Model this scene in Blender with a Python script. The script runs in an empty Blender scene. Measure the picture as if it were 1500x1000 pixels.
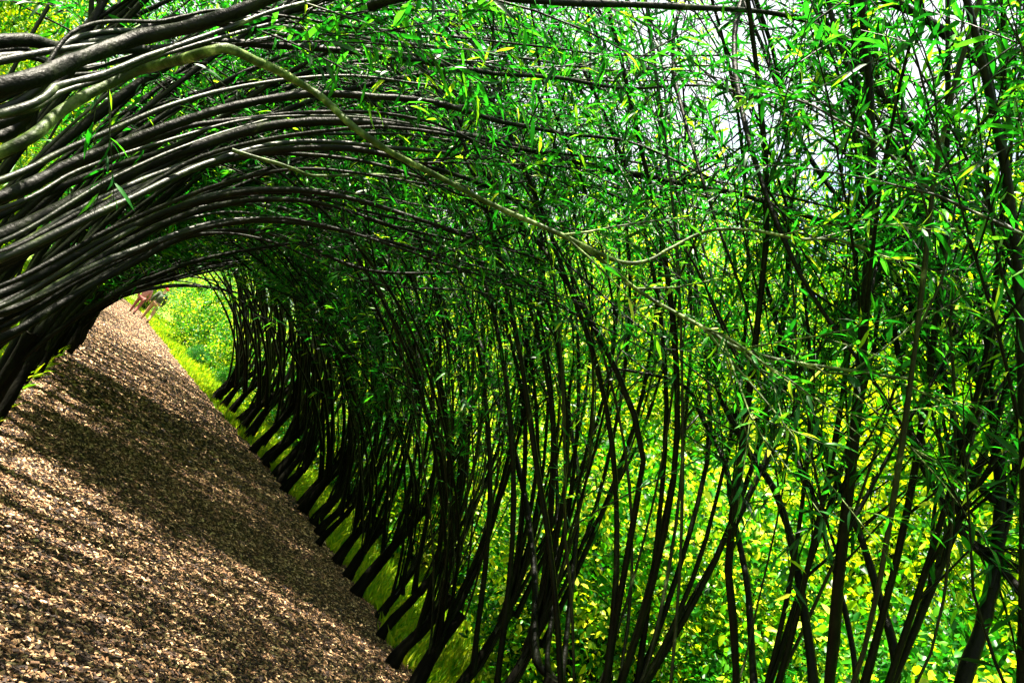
import bpy, math, numpy as np
from mathutils import Vector, Matrix
R = math.radians
rng = np.random.default_rng(7)
sc = bpy.context.scene
col = sc.collection

# ---------------------------------------------------------------- camera
F = 1083.0                      # focal length in pixels of the 1500 px wide photograph
TH = R(37)                      # roll of the phone
O = (200.0, 411.0)              # where the far axis of the path vanishes
CAM = Vector((0.0, 0.0, 1.4))
yc = Vector((O[0]-750, 500-O[1], -F)).normalized()
u0 = Vector((math.sin(TH), math.cos(TH), 0))
zc = (u0 - yc*u0.dot(yc)).normalized()
xc = yc.cross(zc)
RM = Matrix((xc, yc, zc))       # camera -> world
cd = bpy.data.cameras.new('camera'); cam = bpy.data.objects.new('camera', cd); col.objects.link(cam)
cd.sensor_width = 36; cd.lens = 36*F/1500; cd.clip_start = .05; cd.clip_end = 2000
cam.matrix_world = Matrix.Translation(CAM) @ RM.to_4x4()
sc.camera = cam

def at(px, py, y, x=None):              # a point of the place seen at this direction, y metres along the path
    v = RM @ Vector((px-750, 500-py, -F))
    if x is not None: return CAM + v*(x/v.x)
    p = CAM + v*(y/v.y)
    if p.x > 1.3: p = CAM + v*((1.3+(p.x-1.3)*.3)/v.x)      # rods stay inside the right row
    return p

# ---------------------------------------------------------------- light
SUN_TO = Vector((-.52, .12, 1.10)).normalized()
el = math.asin(SUN_TO.z); az = math.atan2(SUN_TO.x, SUN_TO.y)
w = bpy.data.worlds.new('World'); sc.world = w; w.use_nodes = True
nt = w.node_tree; bg = nt.nodes['Background']
sky = nt.nodes.new('ShaderNodeTexSky'); sky.sky_type = 'NISHITA'; sky.sun_disc = False
sky.sun_elevation = el; sky.sun_rotation = az; sky.air_density = 1.0; sky.dust_density = 3.0
tc = nt.nodes.new('ShaderNodeTexCoord'); cn = nt.nodes.new('ShaderNodeTexNoise'); cn.inputs['Scale'].default_value = 2.2; cn.inputs['Detail'].default_value = 6
nt.links.new(tc.outputs['Generated'], cn.inputs[0])
cr = nt.nodes.new('ShaderNodeValToRGB'); cr.color_ramp.elements[0].position = .33; cr.color_ramp.elements[1].position = .50
nt.links.new(cn.outputs[0], cr.inputs[0])
cm = nt.nodes.new('ShaderNodeMix'); cm.data_type = 'RGBA'; cm.inputs[7].default_value = (3.4, 3.5, 3.8, 1)
nt.links.new(cr.outputs[0], cm.inputs[0]); nt.links.new(sky.outputs[0], cm.inputs[6])
nt.links.new(cm.outputs[2], bg.inputs[0]); bg.inputs[1].default_value = .06
sd = bpy.data.lights.new('sun', 'SUN'); sd.energy = 5; sd.angle = R(.5); sd.color = (1, .91, .75)
so = bpy.data.objects.new('sun', sd); col.objects.link(so); so.rotation_euler = (-SUN_TO).to_track_quat('-Z', 'Y').to_euler()
sc.view_settings.view_transform = 'Standard'; sc.view_settings.look = 'None'
sc.view_settings.gamma = 1; sc.view_settings.exposure = 3.0
sc.render.engine = 'CYCLES'
sc.cycles.max_bounces = 4; sc.cycles.transmission_bounces = 3; sc.cycles.diffuse_bounces = 2
sc.cycles.glossy_bounces = 2

# ---------------------------------------------------------------- materials
def mat(name):
    m = bpy.data.materials.new(name); m.use_nodes = True
    return m, m.node_tree, m.node_tree.nodes['Principled BSDF']
def ramp(nt, fac, stops):
    r = nt.nodes.new('ShaderNodeValToRGB'); e = r.color_ramp.elements
    while len(e) < len(stops): e.new(.5)
    for q, (p, c) in zip(e, stops): q.position = p; q.color = (*c, 1)
    nt.links.new(fac, r.inputs[0]); return r.outputs[0]
def noise(nt, scale, detail=4, coord='Object', rough=.6, stretch=None):
    tc = nt.nodes.new('ShaderNodeTexCoord'); n = nt.nodes.new('ShaderNodeTexNoise')
    n.inputs['Scale'].default_value = scale; n.inputs['Detail'].default_value = detail; n.inputs['Roughness'].default_value = rough
    if stretch:
        mp = nt.nodes.new('ShaderNodeMapping'); mp.inputs['Scale'].default_value = stretch
        nt.links.new(tc.outputs[coord], mp.inputs[0]); nt.links.new(mp.outputs[0], n.inputs[0])
    else: nt.links.new(tc.outputs[coord], n.inputs[0])
    return n.outputs[0]
def bump(nt, b, h, s, d):
    n = nt.nodes.new('ShaderNodeBump'); n.inputs['Strength'].default_value = s; n.inputs['Distance'].default_value = d
    nt.links.new(h, n.inputs['Height']); nt.links.new(n.outputs[0], b.inputs['Normal'])
def leaf_mat(name, stops, trans=.5, rough=.42, tint=(1, 1, 1), spec=.28):
    m, nt, b = mat(name)
    a = nt.nodes.new('ShaderNodeAttribute'); a.attribute_name = 'var'
    c = ramp(nt, a.outputs['Fac'], stops)
    nt.links.new(c, b.inputs['Base Color']); b.inputs['Roughness'].default_value = rough
    b.inputs['Specular IOR Level'].default_value = spec
    t = nt.nodes.new('ShaderNodeBsdfTranslucent')
    mx = nt.nodes.new('ShaderNodeMix'); mx.data_type = 'RGBA'; mx.blend_type = 'MULTIPLY'; mx.inputs[0].default_value = 1
    nt.links.new(c, mx.inputs[6]); mx.inputs[7].default_value = (*tint, 1)
    nt.links.new(mx.outputs[2], t.inputs[0])
    s = nt.nodes.new('ShaderNodeMixShader'); s.inputs[0].default_value = trans
    nt.links.new(b.outputs[0], s.inputs[1]); nt.links.new(t.outputs[0], s.inputs[2])
    nt.links.new(s.outputs[0], nt.nodes['Material Output'].inputs[0])
    return m
M = {}
M['willow'] = leaf_mat('willow_leaf', [(0, (.002, .018, .003)), (.35, (.004, .06, .005)), (.55, (.012, .14, .008)), (.72, (.05, .22, .010)), (.85, (.20, .34, .01)), (1, (.46, .50, .03))], .5, .38, (1.6, 2.2, 1.0))
M['shrub'] = leaf_mat('shrub_leaf', [(0, (.002, .03, .002)), (.35, (.010, .15, .004)), (.55, (.08, .27, .004)), (.75, (.34, .42, .005)), (1, (.62, .62, .10))], .45, .4, (1.8, 1.7, .8))
M['dark_shrub'] = leaf_mat('deep_green_leaf', [(0, (.004, .05, .004)), (.6, (.012, .12, .008)), (1, (.10, .25, .01))], .4, .4, (1.5, 2, 1))
M['lime'] = leaf_mat('lime_leaf', [(0, (.01, .13, .003)), (.3, (.05, .24, .003)), (.6, (.26, .40, .003)), (1, (.55, .54, .006))], .5, .5, (1.6, 1.5, .6))
M['grass'] = leaf_mat('grass_blade', [(0, (.05, .24, .004)), (.5, (.24, .40, .004)), (1, (.55, .55, .03))], .4, .5, (1.6, 1.6, .7))
m, nt, b = mat('willow_bark'); M['bark'] = m
n = noise(nt, 22, 5, stretch=(1, 1, .25))
nt.links.new(ramp(nt, n, [(.3, (.0008, .001, .0005)), (.52, (.002, .003, .001)), (.66, (.006, .009, .0025)), (.76, (.05, .065, .02))]), b.inputs['Base Color'])
b.inputs['Roughness'].default_value = .5; b.inputs['Specular IOR Level'].default_value = .1; bump(nt, b, noise(nt, 60, 4), .6, .008)
m, nt, b = mat('old_bark'); M['old_bark'] = m
n = noise(nt, 14, 6, stretch=(1, 1, .2))
nt.links.new(ramp(nt, n, [(.3, (.001, .001, .001)), (.55, (.004, .004, .002)), (.75, (.015, .014, .008))]), b.inputs['Base Color'])
b.inputs['Roughness'].default_value = .85; b.inputs['Specular IOR Level'].default_value = .06; bump(nt, b, n, .9, .03)
m, nt, b = mat('pale_bark'); M['pale_bark'] = m
n = noise(nt, 18, 5)
nt.links.new(ramp(nt, n, [(.3, (.008, .014, .003)), (.46, (.022, .040, .008)), (.58, (.08, .12, .03)), (.7, (.30, .37, .15))]), b.inputs['Base Color'])
b.inputs['Roughness'].default_value = .5; b.inputs['Specular IOR Level'].default_value = .15; bump(nt, b, noise(nt, 80, 4), .6, .006)
m, nt, b = mat('young_bark'); M['young_bark'] = m
n = noise(nt, 16, 5, stretch=(1, 1, .4))
nt.links.new(ramp(nt, n, [(.3, (.001, .002, .001)), (.52, (.004, .007, .002)), (.63, (.018, .028, .007)), (.74, (.18, .22, .10))]), b.inputs['Base Color'])
b.inputs['Roughness'].default_value = .45; b.inputs['Specular IOR Level'].default_value = .25; bump(nt, b, noise(nt, 80, 4), .5, .005)
m, nt, b = mat('chip_ground'); M['path'] = m
n = noise(nt, 45, 6, rough=.75)
nt.links.new(ramp(nt, n, [(.38, (.006, .003, .002)), (.54, (.04, .02, .01)), (.68, (.24, .15, .08))]), b.inputs['Base Color'])
b.inputs['Roughness'].default_value = .9; bump(nt, b, n, 1, .03)
m, nt, b = mat('wood_chip'); M['chip'] = m
a = nt.nodes.new('ShaderNodeAttribute'); a.attribute_name = 'var'
nt.links.new(ramp(nt, a.outputs['Fac'], [(0, (.005, .002, .001)), (.45, (.030, .013, .005)), (.68, (.21, .105, .045)), (1, (.74, .50, .27))]), b.inputs['Base Color'])
b.inputs['Roughness'].default_value = .8
m, nt, b = mat('meadow'); M['ground'] = m
n = noise(nt, 3, 8, rough=.7)
nt.links.new(ramp(nt, n, [(.35, (.03, .11, .006)), (.5, (.14, .27, .008)), (.68, (.34, .38, .01))]), b.inputs['Base Color'])
b.inputs['Roughness'].default_value = .9; bump(nt, b, noise(nt, 40, 5), 1, .05)
def plain(name, c, r=.8):
    m, nt, b = mat(name)
    nt.links.new(ramp(nt, noise(nt, 25, 3), [(.3, tuple(x*.7 for x in c)), (.7, tuple(min(1, x*1.2) for x in c))]), b.inputs['Base Color'])
    b.inputs['Roughness'].default_value = r; M[name] = m
for nm, c in dict(skin=(.55, .30, .2), red_cloth=(.55, .02, .02), green_cloth=(.035, .05, .02), tan_cloth=(.32, .17, .08),
                  pink_cloth=(.34, .13, .12), rust_cloth=(.2, .05, .04), black_cloth=(.012, .012, .014), white_cloth=(.7, .68, .65), hair=(.03, .018, .01)).items(): plain(nm, c)

# ---------------------------------------------------------------- helpers
def tag(o, label=None, cat=None, group=None, kind=None):
    for k, v in (('label', label), ('category', cat), ('group', group), ('kind', kind)):
        if v: o[k] = v
    return o
def link(name, data, parent=None):
    o = bpy.data.objects.new(name, data); col.objects.link(o)
    if parent is not None: o.parent = parent
    return o
def empty(name, loc, rz=0):
    o = link(name, None); o.location = loc; o.rotation_euler = (0, 0, rz); o.empty_display_size = .2
    return o
class MB:
    ph = 0.
    """gathers tubes, leaves and polygons, then links them as one mesh"""
    def __init__(s): s.V = []; s.C = []; s.N = []; s.A = []; s.n = 0
    def add(s, V, Fc, var=None):
        V = np.asarray(V, float).reshape(-1, 3); Fc = np.asarray(Fc, np.int64)
        s.V.append(V); s.C.append((Fc+s.n).ravel()); s.N.append(np.full(len(Fc), Fc.shape[1])); s.n += len(V)
        s.A.append(np.full(len(Fc), .5) if var is None else np.asarray(var, float))
    def tube(s, P, r, k=6, cap=True):
        P = np.asarray(P, float); r = np.asarray(r, float)*np.ones(len(P)); n = len(P)
        T = np.gradient(P, axis=0); T /= np.linalg.norm(T, axis=1)[:, None]+1e-9
        ref = np.array([0, 1., 0]) if abs(T[:, 1]).mean() < .8 else np.array([1., 0, 0])
        A = np.cross(T, ref); A /= np.linalg.norm(A, axis=1)[:, None]+1e-9; B = np.cross(T, A)
        t = np.arange(k)*2*math.pi/k
        V = P[:, None]+r[:, None, None]*(np.cos(t)[None, :, None]*A[:, None]+np.sin(t)[None, :, None]*B[:, None])
        i, j = np.meshgrid(np.arange(n-1), np.arange(k), indexing='ij'); i = i.ravel(); j = j.ravel(); j2 = (j+1) % k
        s.add(V, np.stack([i*k+j, i*k+j2, (i+1)*k+j2, (i+1)*k+j], 1))
        if cap and k > 3:
            s.add(V[-1], [list(range(k))]); s.add(V[0], [list(range(k))[::-1]])
    def leaves(s, P, D, Nn, L, W, var, hi=False, bend=.18):
        D = D/(np.linalg.norm(D, axis=1)[:, None]+1e-9)
        S = np.cross(D, Nn); S /= np.linalg.norm(S, axis=1)[:, None]+1e-9
        Nn = np.cross(S, D); n = len(P); L = L[:, None]; W = W[:, None]
        i0 = np.arange(n)[:, None]
        if hi:
            m1 = P+D*L*.3; m2 = P+D*L*.66-Nn*L*bend*.5; t = P+D*L*.97-Nn*L*bend*1.3
            h1 = W*.5; h2 = W*.42; up = W*.14
            V = np.stack([P, m1-S*h1+Nn*up, m1, m1+S*h1+Nn*up, m2-S*h2+Nn*up, m2, m2+S*h2+Nn*up, t], 1)
            q = i0*8
            s.add(V, np.concatenate([q+np.array([[2, 3, 6, 5]]), q+np.array([[1, 2, 5, 4]])]), np.tile(var, 2))
            s.add(np.zeros((0, 3)), np.concatenate([q+np.array([[a, b, c]]) for a, b, c in ((0, 3, 2), (0, 2, 1), (5, 6, 7), (4, 5, 7))])-8*n, np.tile(var, 4))
        else:
            m = P+D*L*.42
            V = np.stack([P, m+S*W*.5+Nn*W*.12, P+D*L-Nn*L*bend, m-S*W*.5+Nn*W*.12], 1)
            q = i0*4; s.add(V, np.concatenate([q+np.array([[0, 1, 2]]), q+np.array([[0, 2, 3]])]), np.tile(var, 2))
    def mesh(s, name, material, smooth=True):
        me = bpy.data.meshes.new(name)
        V = np.concatenate(s.V); C = np.concatenate(s.C); N = np.concatenate(s.N); A = np.concatenate(s.A)
        me.vertices.add(len(V)); me.vertices.foreach_set('co', V.astype(np.float32).ravel())
        me.loops.add(len(C)); me.loops.foreach_set('vertex_index', C.astype(np.int32))
        me.polygons.add(len(N)); st = np.concatenate([[0], np.cumsum(N)[:-1]])
        me.polygons.foreach_set('loop_start', st.astype(np.int32)); me.polygons.foreach_set('loop_total', N.astype(np.int32))
        me.update(calc_edges=True)
        me.polygons.foreach_set('use_smooth', np.full(len(N), smooth))
        at_ = me.attributes.new('var', 'FLOAT', 'FACE'); at_.data.foreach_set('value', A.astype(np.float32))
        me.materials.append(material); me.validate(); return me
    def build(s, name, material, parent=None, smooth=True): return link(name, s.mesh(name, material, smooth), parent)
def unit(v): return v/(np.linalg.norm(v, axis=-1, keepdims=True)+1e-9)
def catmull(P, n=6):
    P = np.asarray(P, float); Q = np.vstack([2*P[0]-P[1], P, 2*P[-1]-P[-2]]); out = []
    for i in range(len(P)-1):
        a, b, c, d = Q[i:i+4]
        for t in np.arange(n)/n:
            out.append(.5*((2*b)+(-a+c)*t+(2*a-5*b+4*c-d)*t*t+(-a+3*b-3*c+d)*t**3))
    out.append(P[-1]); return np.array(out)
def wobble(P, amp, rg):
    n = len(P); k = max(3, n//5); kn = rg.normal(0, amp, (k, 3)); x = np.linspace(0, k-1, n)
    W = np.stack([np.interp(x, range(k), kn[:, c]) for c in range(3)], 1)
    return P+W*np.linspace(0, 1, n)[:, None]**.5

# ---------------------------------------------------------------- willows
def add_twigs(mb, fol, P, rad, rg, n, t0=.3, L=(.35, .95), hi=False, step=.03, leafL=(.06, .11), leafW=.125, up=.25, tmax=1.0, sub=.0):
    """side twigs with alternate narrow leaves along the line P"""
    seg = len(P)-1
    def leafline(q, st, dens=1.):
        d = np.linalg.norm(np.diff(q, axis=0), axis=1); cum = np.concatenate([[0], np.cumsum(d)]); tot = cum[-1]
        m = max(3, int(tot/st*dens)); s_ = np.sort(rg.uniform(st, tot, m))
        pts = np.stack([np.interp(s_, cum, q[:, c]) for c in range(3)], 1)
        T = unit(np.stack([np.interp(s_, cum, np.gradient(q, axis=0)[:, c]) for c in range(3)], 1))
        rd = unit(np.cross(T, rg.normal(0, 1, (m, 3))))
        a = rg.uniform(.5, 1.05, m)[:, None]
        D = T*np.cos(a)+rd*np.sin(a)+np.array([0, 0, -.12])
        Nn = unit(rg.normal(0, .45, (m, 3))+np.array([0, 0, 1.]))
        Ls = rg.uniform(leafL[0], leafL[1], m)*np.where(s_ > tot*.9, .7, 1)
        var = np.clip(rg.beta(2, 2.6, m)+rg.normal(0, .08), 0, 1)
        fol.leaves(pts, D, Nn, Ls, Ls*leafW*rg.uniform(.8, 1.3, m), var, hi, rg.uniform(.05, .3))
    ph = fol.ph
    for _ in range(int(n*1.75)):
        t = rg.uniform(t0, tmax)**.9
        b_0 = P[min(seg, int(t*seg))]
        if math.sin(b_0[0]*3.4+ph)+math.sin(b_0[2]*3.1+ph*2.3)+math.sin(b_0[1]*4.2+ph*3.7) < .1 and rg.random() < .88: continue
        i = min(seg-1, int(t*seg)); base = P[i]+(P[i+1]-P[i])*(t*seg-i if t*seg-i < 1 else .99)
        T = unit(P[i+1]-P[i]); sd_ = unit(np.cross(T, rg.normal(0, 1, 3)))
        sd_[2] = sd_[2]*.8+up; a = rg.uniform(.35, .95)
        d = unit(T*math.cos(a)+sd_*math.sin(a)); Lt = rg.uniform(*L); k = 6
        q = [base]; dd = d.copy()
        curl = rg.normal(0, .13, 3)+np.array([0, 0, rg.choice([-.16, .06])])
        for j in range(k): dd = unit(dd+curl/ k*2+rg.normal(0, .07, 3)); q.append(q[-1]+dd*Lt/k)
        q = np.array(q); r0 = min(rad[i]*.7, .0025+Lt*.0035)
        mb.tube(q, np.linspace(r0, .0009, len(q)), 3 if not hi else 4, False)
        leafline(q, step)
        if hi and sub > 0:
            for j in range(rg.integers(1, 4)):
                b0 = q[rg.integers(1, k)]; d2 = unit(d+rg.normal(0, .5, 3)); l2 = Lt*rg.uniform(.25, .5)
                q2 = np.array([b0, b0+d2*l2*.5, b0+d2*l2+np.array([0, 0, -.03*l2])]); mb.tube(q2, [r0*.5, r0*.4, .0008], 3, False); leafline(q2, step)
    leafline(P[int(seg*.88):], step*1.6)     # leaves along the tip itself

def whip(rg, base, a0, a1, L, ydrift, wide=1.0, pw=1.25, n=26, amp=.035):
    """a rod that rises and bends over towards +x"""
    s = np.linspace(0, 1, n); a = a0+(a1-a0)*s**pw; yd = ydrift*(.4+.9*s)
    d = np.stack([np.sin(a)*wide, np.tan(yd)*np.ones(n), np.cos(a)], 1); d = unit(d)*L/(n-1)
    P = np.vstack([[0, 0, 0], np.cumsum(d, axis=0)[:-1]])+np.asarray(base)
    return wobble(P, amp, rg)

def trunk_mesh(mb, rg, top, r0, r1, k=12):
    P = catmull([(0, 0, -.15), (0, 0, .12), (top[0]*.45+rg.normal(0, .02), top[1]*.5, top[2]*.55), top], 4)
    n = len(P); rr = np.interp(np.linspace(0, 1, n), [0, .12, .3, .8, 1], [r0*1.7, r0*1.25, r0, r1*1.05, r1*1.2])
    mb.tube(P, rr*rg.uniform(.92, 1.08, n), k)
    return P

def willow_variant(seed, nst, Lr=(4.6, 6.6), ntw=11, hi=False, thick=1.0, step=.032, leafL=(.06, .11), a1=(1.5, 2.05), lean=-.12, twig0=.35, a0=(-.12, .52), pw=(.8, 1.5)):
    """meshes of one willow: stubby trunk, rods, foliage"""
    rg = np.random.default_rng(seed); th = rg.uniform(.55, .95)
    top = np.array([lean*th*rg.uniform(.6, 1.6), rg.normal(0, .07), th])
    tb = MB(); r0 = rg.uniform(.05, .08)*thick; TP = trunk_mesh(tb, rg, top, r0, r0*.62)
    # one or two short limbs from the head of the trunk
    out = [('trunk', tb.mesh('trunk', M['old_bark']))]; fol = MB(); fol.ph = seed*1.7
    for i in range(nst):
        st = MB(); b0 = TP[-1-rg.integers(0, 6)]+rg.normal(0, .022, 3)
        P = whip(rg, b0, rg.uniform(*a0), rg.uniform(*a1), rg.uniform(*Lr), rg.normal(0, .17), pw=rg.uniform(*pw), amp=rg.uniform(.04, .11))
        r = rg.choice([.006, .008, .010, .012, .015, .019, .023])*rg.uniform(.85, 1.15)*thick
        rad = np.interp(np.linspace(0, 1, len(P)), [0, .06, 1], [r*1.35, r, .003])*rg.uniform(.85, 1.15, len(P))
        st.tube(P, rad, 6)
        add_twigs(st, fol, P, rad, rg, ntw, twig0, (.3, 1.5), hi, step, leafL, sub=.5)
        out.append(('stem', st.mesh('stem', M['young_bark' if r < .0095 else 'bark'])))
    out.append(('foliage', fol.mesh('foliage', M['willow'])))
    return out

def put_tree(parts, x, y, rz, s, label, group, name='willow_tree', mirror=False):
    t = empty(name, (x, y, 0), rz); t.scale = (s, -s if mirror else s, s)
    tag(t, label, 'tree', group)
    for nm, me in parts: link(nm, me, t)
    return t

EDGE_R = [(-6, 1.5), (0, 2.15), (2.5, 2.5), (4.7, 2.77), (6.7, 2.97), (9.1, 3.07), (11.6, 3.03), (14, 2.9), (17.5, 2.7), (21, 2.44), (30, 1.85), (37, 1.45), (44, 1.35), (50, .9), (60, -2)]
EDGE_L = [(-6, -1.3), (0, -.75), (3, -.4), (6, -.12), (9, -.12), (13.6, -.12), (21, -.25), (32, -.5), (37, -.6), (44, -1.2), (60, -5)]
def edr(y): return np.interp(y, *zip(*EDGE_R))
def edl(y): return np.interp(y, *zip(*EDGE_L))
ORD = ['first', 'second', 'third', 'fourth', 'fifth', 'sixth', 'seventh', 'eighth', 'ninth', 'tenth', 'eleventh', 'twelfth',
       'thirteenth', 'fourteenth', 'fifteenth', 'sixteenth', 'seventeenth', 'eighteenth', 'nineteenth', 'twentieth']
def nth(i):
    return ORD[i] if i < 20 else ('twenty-' if i < 29 else 'thirty-')+ORD[(i-20) % 10] if i not in (29,) else 'thirtieth'

RV = [willow_variant(100+i, 14, Lr=(4.2, 5.8), ntw=6, hi=True, twig0=.2, thick=.8, leafL=(.05, .11), pw=(.8, 1.6)) for i in range(4)]          # near ones, leaves modelled with a fold
FV = [willow_variant(200+i, 12, Lr=(4.2, 5.6), ntw=6, step=.045, leafL=(.08, .14), twig0=.3) for i in range(5)]
NV = [willow_variant(250+i, 7, Lr=(3.6, 5.0), ntw=15, hi=True, twig0=.2, a1=(.8, 1.5), thick=.65, leafL=(.045, .095)) for i in range(2)]
OV = [willow_variant(320+i, 11, Lr=(4.2, 6.0), ntw=4, a1=(1.4, 2.0), thick=.95, lean=-.05, twig0=.35, a0=(-.38, .2), pw=(1, 1.8)) for i in range(2)]
LV = [willow_variant(300+i, 14, Lr=(4.4, 6.0), ntw=24, a1=(1.5, 2.0), thick=.85, lean=-.05, a0=(-.38, .12), pw=(1.1, 1.9), twig0=.1, leafL=(.07, .14)) for i in range(4)]

# right row
y = .75; i = 0; HY = [1.1, 1.75, 3.2]
while y < 19:
    while HY and y > HY[0]-.3: y = max(y, HY.pop(0)+.32); i += 1
    x = edr(y)+.13+rng.normal(0, .07)
    V = NV[rng.integers(0, 2)] if y < 2.4 else RV[rng.integers(0, 4)] if y < 8 else FV[rng.integers(0, 5)]
    if y < 13: lab = f'arched willow on the right path edge, {nth(i)} in its row counting from the camera'
    else: lab = 'small far willow among the merging trunks of the right row, near the tunnel end'
    put_tree(V, x, y, math.pi+rng.normal(0, .12), rng.uniform(.9, 1.1)*(1.28 if y > 11 else 1), lab, 'willows of the right row', mirror=rng.random() < .5)
    y += rng.uniform(.36, .6) if y < 13 else rng.uniform(.6, .85); i += 1
# left row
y = 3.7; i = 4
while y < 21:
    x = edl(y)-.12+rng.normal(0, .05)
    V = OV[rng.integers(0, 2)] if y < 5.6 else LV[rng.integers(0, 4)] if y < 12 else FV[rng.integers(0, 5)]
    if y < 12: lab = f'dark backlit willow on the left path edge, {nth(i)} in its row from the camera'
    else: lab = 'small far willow of the left row, a dark sloping line near the tunnel end'
    put_tree(V, x, y, rng.normal(0, .12), rng.uniform(.92, 1.08)*(1.25 if y > 12 else 1), lab, 'willows of the left row', mirror=rng.random() < .5)
    y += rng.uniform(.45, .7) if y < 14 else rng.uniform(.6, .85); i += 1

for k, y in enumerate(np.arange(-5, -1.4, .8)):  # unseen continuation of both rows, added to shade the path
    put_tree(FV[k % 5], edl(y)-.1, y, 0, 1, 'unseen willow of the left row behind the photographer, added for shade', 'unseen shading willows behind the photographer')
    put_tree(FV[(k+2) % 5], edr(y)+.15, y, math.pi, 1, 'unseen willow of the right row behind the photographer, added for shade', 'unseen shading willows behind the photographer')
# willows closest to the camera, their rods traced one by one
def hero_tree(base, stems, label, seed, name='willow_tree', r_trunk=.1, th=.8, lean=0., side=1):
    """stems: (points (px, py, y), width px first, last, twigs, material, join) - join=False forks from another rod"""
    rg = np.random.default_rng(seed); t = empty(name, (*base, 0)); tag(t, label, 'tree', 'willows nearest the camera')
    B = np.array([*base, 0.]); tb = MB(); top = np.array([lean, 0, th])
    TP = trunk_mesh(tb, rg, top, r_trunk, r_trunk*.9); tb.build('trunk', M['old_bark'], t)
    fol = MB(); fol.ph = seed*1.3
    if side > 0:                    # thinner rods growing between the traced ones
        for pts, w0, w1, ntw, mt, join in list(stems):
            if join and w0 > 12 and mt == 'bark':
                for q in range(3):
                    pts_ = pts[:len(pts)-rg.integers(0, 4)] if len(pts) > 6 else pts
                    lx, ly, lz = pts_[-1]; px_, py_, _ = pts_[-2]; sl = rg.uniform(60, 200)
                    pts_ = pts_+[(lx+sl, ly+(ly-py_)/max(20, lx-px_)*sl+rg.uniform(5, 60), lz)]
                    dy0, dy1, dd = rg.uniform(-45, 45), rg.uniform(-70, 70), rg.uniform(-.25, .45); m_ = len(pts_)-1
                    stems.append(([(p[0]+rg.uniform(-8, 8), p[1]+dy0+(dy1-dy0)*k/m_+rg.normal(0, 1.5), p[2]+dd) for k, p in enumerate(pts_)],
                                  rg.uniform(7, 15), rg.uniform(1.5, 3), 7, rg.choice(['bark', 'young_bark']), True))
    for pts, w0, w1, ntw, mt, join in stems:
        if side > 0 and mt == 'bark': pts = [(p[0], p[1], p[2]*np.interp(p[0], [200, 600], [1, .8])) for p in pts]
        Q = [np.array(at(*p))-B for p in pts]
        dist = [np.linalg.norm(q+B-np.array(CAM)) for q in Q]
        sc_ = (.8 if w0 < 15 else .66) if side > 0 else .95; r0 = sc_*w0/2/F*dist[0]; r1 = sc_*w1/2/F*dist[-1]; full = Q
        if join:
            a = TP[-2-rg.integers(0, 3)]; mid = (a+Q[0])/2; mid[2] += .12*abs(Q[0][2]-a[2]); mid[0] -= side*.06
            full = [a, mid]+Q
        P = catmull(full, 8); P = wobble(P, .008, rg)
        k0 = 16 if join else 0
        rad = np.concatenate([np.full(k0, r0*1.05), np.linspace(r0, r1, len(P)-k0)])
        rad *= 1+.05*np.sin(np.arange(len(P))*1.3+rg.uniform(0, 6))+rg.normal(0, .05, len(P))
        st = MB(); st.tube(P, rad, 10)
        if ntw: add_twigs(st, fol, P, rad, rg, int(ntw*(.8 if side > 0 else 1.7)), .62 if side > 0 else .5 if join else .25, (.3, .9), True, .03, (.05, .10), sub=.5)
        st.build('stem', M[mt], t)
    if fol.n: fol.build('foliage', M['willow'], t)
    return t
b_, p_ = 'bark', 'pale_bark'
hero_tree((-.62, 1.9), [
    ([(0, 225, 1.78), (90, 165, 1.87), (200, 108, 1.95), (300, 78, 1.73), (370, 84, 1.80), (450, 130, 1.94), (520, 185, 1.82), (600, 237, 1.94), (720, 300, 2.07), (850, 355, 1.96), (940, 430, 2.02), (1040, 487, 2.02), (1110, 527, 2.02), (1230, 545, 2.02), (1340, 556, 2.02)], 23, 6, 12, p_, True),
    ([(850, 357, 1.96), (900, 383, 1.96), (945, 383, 1.93), (985, 365, 1.90), (1030, 345, 1.90), (1110, 339, 1.87), (1200, 346, 1.84), (1260, 360, 1.84)], 9, 4, 4, p_, False),
    ([(0, 290, 2.3), (120, 235, 2.4), (260, 180, 2.5), (380, 148, 2.7), (520, 137, 2.9), (640, 152, 3.0), (740, 180, 3.1), (830, 195, 3.2), (940, 215, 3.2), (1060, 270, 3.2)], 24, 5, 10, b_, True)],
    'thick-rodded willow at the left whose pale green rod sweeps down across the picture centre', 11)
hero_tree((-.60, 2.7), [
    ([(0, 345, 3.0), (150, 275, 3.1), (300, 210, 3.3), (440, 180, 3.5), (560, 180, 3.6), (690, 200, 3.7), (830, 235, 3.8), (950, 256, 3.8), (1080, 292, 3.8), (1250, 335, 3.7), (1340, 350, 3.7)], 26, 6, 20, b_, True),
    ([(340, 220, 2.9), (420, 246, 2.9), (480, 257, 3.0), (600, 262, 3.1), (720, 300, 3.1)], 7, 3, 8, p_, False),
    ([(0, 385, 3.0), (180, 290, 3.2), (340, 230, 3.4), (470, 215, 3.5), (620, 240, 3.7), (760, 300, 3.8), (860, 370, 3.8)], 22, 6, 12, b_, True),
    ([(0, 430, 3.4), (160, 345, 3.5), (330, 285, 3.7), (480, 285, 3.8), (640, 330, 3.9), (800, 382, 4)], 18, 6, 12, b_, True)],
    'willow at the left edge with one long dark rod running nearly level to the right', 12)
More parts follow.
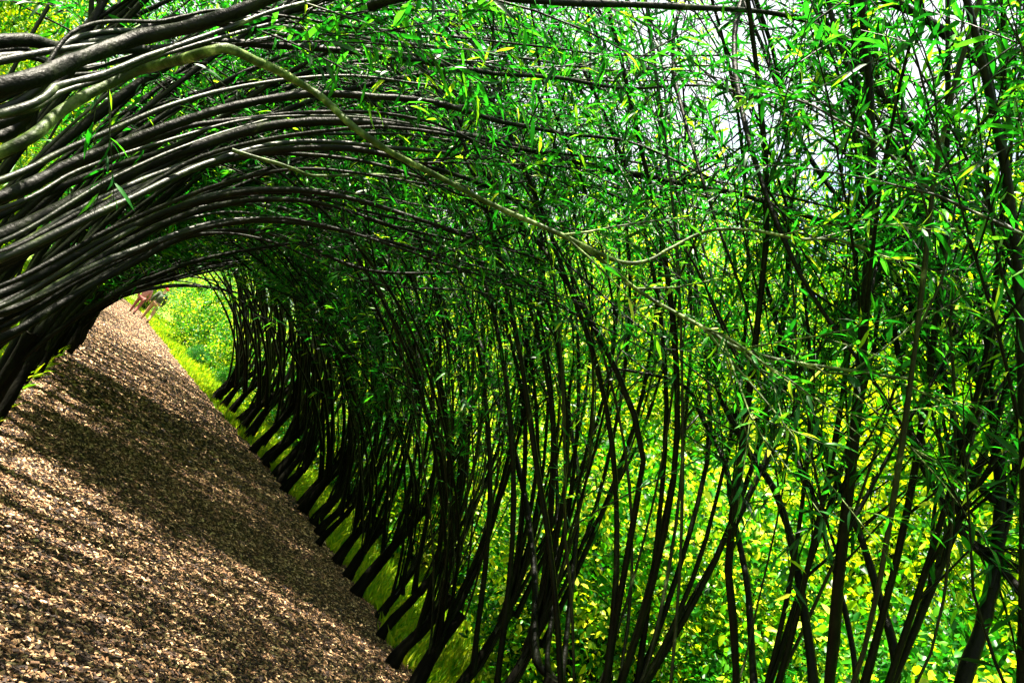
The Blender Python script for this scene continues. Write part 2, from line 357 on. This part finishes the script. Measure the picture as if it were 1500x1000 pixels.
hero_tree((-.66, 1.25), [
    ([(0, 130, 1.5), (100, 95, 1.6), (200, 62, 1.7), (330, 20, 1.8), (450, -20, 1.9), (600, -60, 2), (800, -60, 2.1)], 36, 18, 2, b_, True),
    ([(0, 60, 1.7), (90, 75, 1.8), (160, 68, 1.9), (240, 40, 2), (340, 35, 2.1), (430, 18, 2.2), (560, -25, 2.3)], 26, 14, 6, b_, True),
    ([(0, 200, 1.9), (60, 120, 1.9), (110, 70, 1.9), (150, 0, 1.9), (175, -60, 1.9)], 20, 12, 3, b_, True),
    ([(0, 180, 1.7), (120, 85, 1.8), (240, 70, 2), (360, 60, 2.2), (470, 75, 2.4), (600, 92, 2.6), (760, 112, 2.8), (900, 130, 3), (1040, 128, 3.1), (1150, 165, 3.1), (1260, 240, 3.1), (1330, 330, 3.1)], 22, 4, 16, b_, True),
    ([(540, 10, 2.2), (620, -10, 2.2), (800, 0, 2.3), (1000, 8, 2.4), (1150, 24, 2.5), (1260, 70, 2.6), (1350, 130, 2.7)], 20, 8, 10, b_, False)],
    'nearest left willow, its thick black rods crossing the top left corner', 13, r_trunk=.12)
hero_tree((-.5, 3.3), [
    ([(0, 470, 3.8), (150, 375, 4), (300, 305, 4.2), (420, 292, 4.3), (540, 318, 4.4), (700, 360, 4.5)], 18, 5, 12, b_, True),
    ([(0, 500, 4.0), (140, 410, 4.2), (280, 345, 4.4), (400, 345, 4.6), (540, 400, 4.7), (690, 402, 4.8)], 16, 5, 12, b_, True),
    ([(0, 315, 3.6), (120, 262, 3.7), (260, 212, 3.8), (400, 120, 3.9), (500, 60, 4), (560, 0, 4)], 12, 5, 10, b_, True)],
    'left willow whose rods arch low over the path mouth, just behind the long level rod', 14)
# right hand trees nearest the camera
N_ = None
hero_tree((2.72, 1.1), [
    ([(1405, 1040, N_, 2.62), (1440, 900, N_, 2.62), (1460, 810, N_, 2.6), (1463, 700, N_, 2.55), (1452, 590, N_, 2.45), (1400, 490, N_, 2.3), (1370, 390, N_, 2.2), (1340, 250, N_, 2.0), (1290, 120, N_, 1.8), (1230, 0, N_, 1.6)], 19, 6, 14, b_, True),
    ([(1450, 860, N_, 2.6), (1480, 740, N_, 2.6), (1500, 640, N_, 2.6), (1540, 500, N_, 2.6)], 11, 6, 5, b_, False),
    ([(1310, 480, N_, 2.2), (1325, 560, N_, 2.3), (1345, 660, N_, 2.4), (1400, 765, N_, 2.5), (1460, 830, N_, 2.6), (1510, 880, N_, 2.65)], 7, 11, 5, b_, False),
    ([(1462, 740, N_, 2.57), (1420, 690, N_, 2.5), (1400, 620, N_, 2.45), (1370, 520, N_, 2.35), (1330, 440, N_, 2.2), (1270, 345, N_, 2.0), (1190, 230, N_, 1.75), (1130, 110, N_, 1.5), (1090, 0, N_, 1.3)], 10, 5, 12, b_, False)],
    'forked willow at the far right of the photo with the thickest upright stem', 21, side=-1, r_trunk=.06)
hero_tree((2.68, 1.75), [
    ([(1190, 1010, N_, 2.6), (1165, 830, N_, 2.55), (1130, 720, N_, 2.5), (1090, 650, N_, 2.42), (1055, 580, N_, 2.3), (1045, 520, N_, 2.2), (1050, 470, N_, 2.1)], 13, 7, 8, b_, True),
    ([(1105, 1010, N_, 2.6), (1090, 830, N_, 2.6), (1068, 700, N_, 2.5), (1030, 610, N_, 2.4), (990, 560, N_, 2.2), (900, 540, N_, 2.0)], 11, 4, 10, b_, True),
    ([(1310, 1010, N_, 2.6), (1280, 850, N_, 2.6), (1235, 720, N_, 2.5), (1190, 620, N_, 2.4), (1150, 520, N_, 2.2), (1120, 420, N_, 2.0)], 12, 6, 10, b_, True),
    ([(1250, 1010, N_, 2.65), (1225, 850, N_, 2.65), (1180, 700, N_, 2.6), (1110, 560, N_, 2.5), (1060, 440, N_, 2.3), (1020, 340, N_, 2.1)], 8, 4, 8, b_, True)],
    'right willow with four dark stems that bow left as they rise', 22, side=-1, r_trunk=.06)
hero_tree((2.75, 3.2), [
    ([(785, 960, N_, 2.7), (782, 840, N_, 2.68), (770, 730, N_, 2.6), (745, 630, N_, 2.45), (718, 550, N_, 2.3), (690, 470, N_, 2.1)], 12, 6, 6, b_, True),
    ([(825, 980, N_, 2.7), (840, 840, N_, 2.7), (848, 700, N_, 2.6), (835, 600, N_, 2.45), (840, 520, N_, 2.3)], 9, 5, 6, b_, True),
    ([(800, 960, N_, 2.7), (815, 830, N_, 2.7), (812, 680, N_, 2.6), (800, 580, N_, 2.4), (765, 500, N_, 2.2)], 8, 4, 6, b_, True)],
    'right willow left of the centre, slender stems bunched and bowing inward', 23, side=-1, r_trunk=.07)
hero_tree((2.3, .45), [
    ([(1560, 420, N_, 2.3), (1500, 370, N_, 2.2), (1400, 250, N_, 1.9), (1290, 130, N_, 1.6), (1190, 0, N_, 1.3), (1120, -80, N_, 1.1)], 10, 6, 12, b_, True),
    ([(1560, 190, N_, 2.0), (1500, 135, N_, 1.9), (1400, 62, N_, 1.6), (1290, 0, N_, 1.35), (1200, -50, N_, 1.1)], 15, 10, 6, b_, True),
    ([(1120, -80, N_, 1.1), (1075, 50, N_, 1.12), (1105, 240, N_, 1.3), (1190, 430, N_, 1.6), (1310, 600, N_, 1.9), (1420, 760, N_, 2.2)], 8, 3, 5, b_, False),
    ([(1120, -80, N_, 1.1), (1010, -10, N_, 1.0), (985, 90, N_, 1.05), (1030, 260, N_, 1.25), (1085, 420, N_, 1.5), (1120, 560, N_, 1.8)], 7, 2, 4, b_, False),
    ([(1200, -50, N_, 1.1), (1240, 90, N_, 1.3), (1330, 230, N_, 1.6), (1440, 330, N_, 1.9), (1530, 400, N_, 2.1)], 7, 3, 5, b_, False)],
    'willow just outside the right border whose rods cross the sky gap', 24, side=-1, r_trunk=.06)

# ---------------------------------------------------------------- setting
g = MB(); S = 600
gx = np.array([-S, -60, -20, 20, 60, S.__float__()]); gy = np.array([-S, -60, -10, 30, 90, S.__float__()])
X, Y = np.meshgrid(gx, gy, indexing='ij'); n_ = 6
ii, jj = np.meshgrid(range(5), range(5), indexing='ij'); ii = ii.ravel(); jj = jj.ravel()
g.add(np.stack([X, Y, 0*X], -1), np.stack([ii*n_+jj, (ii+1)*n_+jj, (ii+1)*n_+jj+1, ii*n_+jj+1], 1))
tag(g.build('ground', M['ground']), kind='structure')
def strip(name, mt, off, z, ys):
    s = MB(); nx = 12; pts = []
    for y in ys:
        l, r = edl(y)-off, edr(y)+off; jit = .06*math.sin(y*3.1)+.05*math.sin(y*7.7)
        for k in range(nx+1): pts.append((l+jit+(r-l)*k/nx, y, z+.05*math.sin(math.pi*k/nx)))
    i, j = np.meshgrid(range(len(ys)-1), range(nx), indexing='ij'); i = i.ravel(); j = j.ravel(); q = nx+1
    s.add(pts, np.stack([i*q+j, i*q+j+1, (i+1)*q+j+1, (i+1)*q+j], 1))
    return tag(s.build(name, mt), kind='structure')
strip('path', M['path'], .3, .006, np.arange(-6, 58, .25))

def chips(n, y0, y1, sz, seed, pw=1.0):
    rg = np.random.default_rng(seed); y = y0+(y1-y0)*rg.random(n)**pw
    l = edl(y)-.15; r = edr(y)+.15; t = np.where(rg.random(n) < .06, np.clip(1+np.abs(rg.normal(0, .06, n)), 0, 1.2), rg.random(n)); x = l+(r-l)*t
    z = .008+.05*np.sin(math.pi*np.minimum(t, 1))+rg.uniform(.0, .022, n)
    P = np.stack([x, y, z], 1); a = rg.uniform(0, 6.28, n)
    D = np.stack([np.cos(a), np.sin(a), rg.normal(0, .28, n)], 1); Nn = unit(np.stack([rg.normal(0, .35, n), rg.normal(0, .35, n), np.ones(n)], 1))
    D = unit(D); Sd = unit(np.cross(D, Nn)); Nn = np.cross(Sd, D)
    L = (sz*rg.uniform(.5, 1.6, n))[:, None]; W = L*rg.uniform(.25, .6, n)[:, None]; H = L*.10
    sk = rg.uniform(-.25, .25, n)[:, None]*L
    c = [P-D*L/2-Sd*W/2, P+D*L/2-Sd*W/2*.7+D*sk, P+D*L/2+Sd*W/2*.8, P-D*L/2+Sd*W/2-D*sk]
    V = np.stack([q+Nn*H for q in c]+[q-Nn*H for q in c], 1); q = np.arange(n)[:, None]*8; var = np.clip(rg.beta(1.6, 1.5, n), 0, 1)
    s = MB(); fs = [(0, 1, 2, 3), (0, 4, 5, 1), (1, 5, 6, 2), (2, 6, 7, 3), (3, 7, 4, 0)]
    s.add(V, np.concatenate([q+np.array([f]) for f in fs]), np.tile(var, 5)); return s
s1 = chips(260000, 1.2, 9, .0185, 1, 1.35)
s2 = chips(110000, 8, 50, .036, 2, 1.35)
s1.add(np.concatenate(s2.V), (np.concatenate(s2.C)).reshape(-1, 4), np.concatenate(s2.A))
tag(s1.build('wood_chips', M['chip'], smooth=False), 'layer of pale and brown wood chips covering the whole path', 'wood chips', kind='stuff')

def grass(n, xr, yr, h, seed, side):
    rg = np.random.default_rng(seed); y = rg.uniform(*yr, n); u = rg.random(n)**1.35*(xr[1]-xr[0])+xr[0]
    x = edr(y)+u+np.interp(y, [9, 16], [.34, .1])+.07*np.sin(y*5.3)+.05*np.sin(y*13) if side > 0 else edl(y)-u
    P = np.stack([x, y, np.zeros(n)], 1); D = unit(np.stack([rg.normal(0, .35, n), rg.normal(0, .35, n), np.ones(n)], 1))
    L = h*rg.uniform(.5, 1.5, n); Nn = unit(rg.normal(0, 1, (n, 3)))
    s = MB(); s.leaves(P, D, Nn, L, L*.07+.003, np.clip(rg.beta(2, 2, n), 0, 1), bend=.3); return s
gr = grass(70000, (-.1, 5), (3, 26), .14, 5, 1)
for a in (grass(40000, (.05, 9), (20, 58), .2, 6, 1), grass(12000, (.1, 4), (2, 30), .16, 7, -1)):
    gr.add(np.concatenate(a.V), np.concatenate(a.C).reshape(-1, 3), np.concatenate(a.A))
tag(gr.build('grass', M['grass']), 'sunlit lime green grass beyond both rows of willow trunks', 'grass', kind='stuff')

# ---------------------------------------------------------------- shrubs and trees behind
def bush_variant(seed, h, w, mt, n=9000, leaf=(.06, .12), ratio=.45, nst=7, low=.05):
    rg = np.random.default_rng(seed); st = MB(); fo = MB()
    ncl = int(n/60); cs = []
    for i in range(nst):
        a = rg.uniform(0, 6.28); tip = np.array([math.cos(a)*w*.4*rg.random(), math.sin(a)*w*.4*rg.random(), h*rg.uniform(.55, .95)])
        b0 = np.array([math.cos(a)*.12, math.sin(a)*.12, -.05]); mid = (b0+tip)/2+rg.normal(0, .1, 3)
        P = catmull([b0, mid, tip], 8); st.tube(P, np.linspace(.012*h, .004, len(P)), 6)
        for k in range(4):
            q = P[rg.integers(4, len(P))]; e = q+unit(rg.normal(0, 1, 3)+np.array([0, 0, .4]))*w*rg.uniform(.2, .4)
            st.tube(catmull([q, (q+e)/2+rg.normal(0, .05, 3), e], 4), np.linspace(.008, .002, 9), 4, False)
    for k in range(ncl):
        while True:
            p = rg.uniform(-1, 1, 3); rr = np.linalg.norm(p)
            if rr < 1 and rr > .35+.2*math.sin(p[0]*5+seed)*math.cos(p[2]*6): break
        c = np.array([p[0]*w/2, p[1]*w/2, h*(low+(1-low)*(p[2]+1)/2)]); m = 60
        rs = w*rg.uniform(.06, .13)
        # sprays: leaves along short shoots
        d = unit(c*np.array([1, 1, .3])+rg.normal(0, .5*w, 3)); t = rg.random(m)[:, None]
        pts = c+d*(t-.5)*rs*3+rg.normal(0, rs*.45, (m, 3))
        D = unit(d+rg.normal(0, .8, (m, 3))); Nn = unit(rg.normal(0, .6, (m, 3))+np.array([0, 0, 1.]))
        Ls = rg.uniform(*leaf, m); var = np.clip(rg.beta(2, 2, m)*.7+rg.uniform(-.28, .45), 0, 1)
        pts[:, 2] = np.maximum(pts[:, 2], .03)
        fo.leaves(pts, D, Nn, Ls, Ls*ratio, var, True, .1)
    return [('stems', st.mesh('stems', M['bark'])), ('foliage', fo.mesh('foliage', M[mt]))]
SV = [bush_variant(400+i, 2.5, 2.4, 'shrub', 20000, (.035, .085), .5) for i in range(3)]
DV = [bush_variant(420+i, 2.1, 2.2, 'dark_shrub', 11000, (.05, .11), .35) for i in range(2)]
TV = [bush_variant(440+i, 8, 5.4, 'shrub', 52000, (.05, .11), .38, 9, .0) for i in range(3)]
YV = [bush_variant(460+i, 7.4, 5.6, 'lime', 46000, (.05, .11), .4, 8, .0) for i in range(2)]
GV = [bush_variant(480+i, 6.5, 4.6, 'shrub', 34000, (.09, .17), .17, 9, .0) for i in range(2)]
def put_bush(V, x, y, s, label, group, name='shrub', cat='shrub', sz=1):
    t = empty(name, (x, y, 0), rng.uniform(0, 6.28)); t.scale = (s, s, s*sz); tag(t, label, cat, group)
    for nm, me in V: link(nm, me, t)
# low shrubs behind the right row
k = 0
for y in np.arange(-.5, 22, 1.0):
    x = edr(y)+rng.uniform(1.6, 2.8)
    V, wd = (SV[rng.integers(0, 3)], 'sunlit yellow-green') if rng.random() < .75 else (DV[rng.integers(0, 2)], 'deep green')
    put_bush(V, x, y, rng.uniform(.7, 1.15), f'low {wd} shrub behind the right willow row, {nth(k)} counting from the camera', 'low shrubs behind the right row'); k += 1
# tall trees behind the right row
k = 0
for y in np.arange(-3, 22, 2.0):
    x = edr(y)+rng.uniform(4.6, 6.6); V = (TV+YV+YV)[rng.integers(0, 7)]
    put_bush(V, x, y, rng.uniform(1.0, 1.25), f'leafy sunlit tree beyond the right row and its shrubs, {nth(k)} counting from the camera', 'trees beyond the right row', 'leafy_tree', 'tree'); k += 1
# behind the left row
k = 0
for y in np.arange(2.5, 30, 2.7):
    x = edl(y)-rng.uniform(3.0, 4.6); V = (GV+TV+YV)[rng.integers(0, 7)]
    put_bush(V, x, y, rng.uniform(.6, .8), f'leafy tree glimpsed between rods of the left row, {nth(k)} counting from the camera', 'trees beyond the left row', 'leafy_tree', 'tree'); k += 1
# bright thicket past the end of the tunnel
for k, (x, y, s, V, lb) in enumerate([(4.0, 24.2, 1.5, SV[0], 'lime thicket on the grass just past the last right-hand willows'), (3.6, 29, 1.7, SV[1], 'second lime thicket past the last right-hand willows, close to the path'), (3.0, 33.5, 1.7, SV[2], 'lime thicket nearest the walkers, on their right'), (6.6, 36, .8, YV[1], 'lime thicket right of the tunnel mouth, second back'),
        (3.6, 41, .9, YV[1], 'lime thicket behind and right of the walkers'), (1.2, 50, 1.1, YV[0], 'bright thicket straight behind the walkers'), (-2.6, 46, .9, YV[1], 'bright thicket left of the walkers, partly hidden by dark rods'),
        (2.9, 27, .45, DV[1], 'low dark green bush between the lime thickets and the path'), (7, 50, 1.7, TV[0], 'tall green tree in the distance behind the lime thickets'), (1.5, 62, 2.2, TV[1], 'farthest tall tree at the end of the path'),
        (12, 44, 1.6, TV[2], 'tall green tree far right of the tunnel mouth'), (-7, 56, 2, TV[0], 'far tree left of the path end'), (3.6, 23.2, .5, DV[0], 'small dark green bush on the grass at the tunnel mouth')]):
    put_bush(V, x, y, s*.75, lb, 'thicket past the tunnel end', 'leafy_tree' if 'tree' in lb.split() else 'thicket', 'tree' if 'tree' in lb.split() else 'shrub')

# ---------------------------------------------------------------- people
def skin_mesh(name, pts, edges, radii, mt, parent, sub=2):
    me = bpy.data.meshes.new(name); me.from_pydata(pts, edges, []); me.materials.append(M[mt]); o = link(name, me, parent)
    md = o.modifiers.new('Skin', 'SKIN'); md.use_smooth_shade = True
    lay = me.skin_vertices[0] if me.skin_vertices else None
    if lay is None:
        bpy.context.view_layer.objects.active = o; bpy.ops.mesh.customdata_skin_add(); lay = me.skin_vertices[0]
    for v, r in zip(lay.data, radii): v.radius = (r, r) if not isinstance(r, tuple) else r
    lay.data[0].use_root = True
    sb = o.modifiers.new('Sub', 'SUBSURF'); sb.levels = sub; sb.render_levels = sub
    return o
def person(x, y, rz, h, label, top, legs, hat=None, stride=.22, bag=None):
    t = empty('person', (x, y, .05), rz); t.scale = (h/1.75,)*3; tag(t, label, 'person', 'people walking away down the path')
    s = stride
    P = [(0, 0, .95), (0, 0, 1.12), (0, .01, 1.35), (0, .01, 1.47), (0, .02, 1.56), (0, .03, 1.66), (0, .02, 1.73),
         (-.10, 0, .90), (-.11, s*.6, .50), (-.11, s*.9, .09), (-.12, s*.9+.17, .04),
         (.10, 0, .90), (.11, -s*.4, .50), (.11, -s*1.3, .12), (.12, -s*1.3+.15, .04),
         (-.18, 0, 1.42), (-.25, -.05, 1.14), (-.24, .10, .92), (-.235, .15, .83),
         (.18, 0, 1.42), (.25, .02, 1.14), (.24, .16, .92), (.235, .21, .84)]
    E = [(0, 1), (1, 2), (2, 3), (3, 4), (4, 5), (5, 6), (0, 7), (7, 8), (8, 9), (9, 10), (0, 11), (11, 12), (12, 13), (13, 14),
         (2, 15), (15, 16), (16, 17), (17, 18), (2, 19), (19, 20), (20, 21), (21, 22)]
    r = [(.15, .10), (.13, .09), (.16, .11), .055, .06, .095, .06, .085, .055, .035, .03, .085, .055, .035, .03, .055, .04, .03, .03, .055, .04, .03, .03]
    skin_mesh('body', P, E, r, 'skin', t)
    def sub(name, idx, grow, mt, root=0):
        mp = {k: i for i, k in enumerate(idx)}
        rr = [(tuple(q+grow for q in r[k]) if isinstance(r[k], tuple) else r[k]+grow) for k in idx]
        return skin_mesh(name, [P[k] for k in idx], [(mp[a], mp[b]) for a, b in E if a in mp and b in mp], rr, mt, t)
    sub('jacket', [0, 1, 2, 15, 16, 17, 19, 20, 21], .028, top)
    sub('trousers', [0, 7, 8, 9, 11, 12, 13], .022, legs)
    for a, b in ((9, 10), (13, 14)): sub('shoe', [a, b], .022, 'black_cloth')
    skin_mesh('hair' if not hat else 'hat', [(0, .0, 1.66), (0, -.005, 1.73), (0, .0, 1.78)], [(0, 1), (1, 2)], ([.13, .13, .08] if hat else [.10, .108, .06]), hat or 'hair', t)
    if hat: skin_mesh('brim', [(0, -.12, 1.69), (0, .2, 1.69)], [(0, 1)], [(.22, .02), (.2, .02)], hat, t)
    if bag: skin_mesh('rucksack', [(0, -.16, 1.08), (0, -.18, 1.25), (0, -.15, 1.42)], [(0, 1), (1, 2)], [(.13, .08), (.15, .10), (.11, .07)], bag, t)
person(1.22, 37, .1, 1.78, 'person in a red hat and dark green jacket with tan trousers, walking away', 'green_cloth', 'tan_cloth', 'red_cloth', bag='green_cloth')
person(.62, 37.6, -.1, 1.6, 'person in pinkish clothes half hidden behind the dark left willows', 'pink_cloth', 'rust_cloth', None, .16)
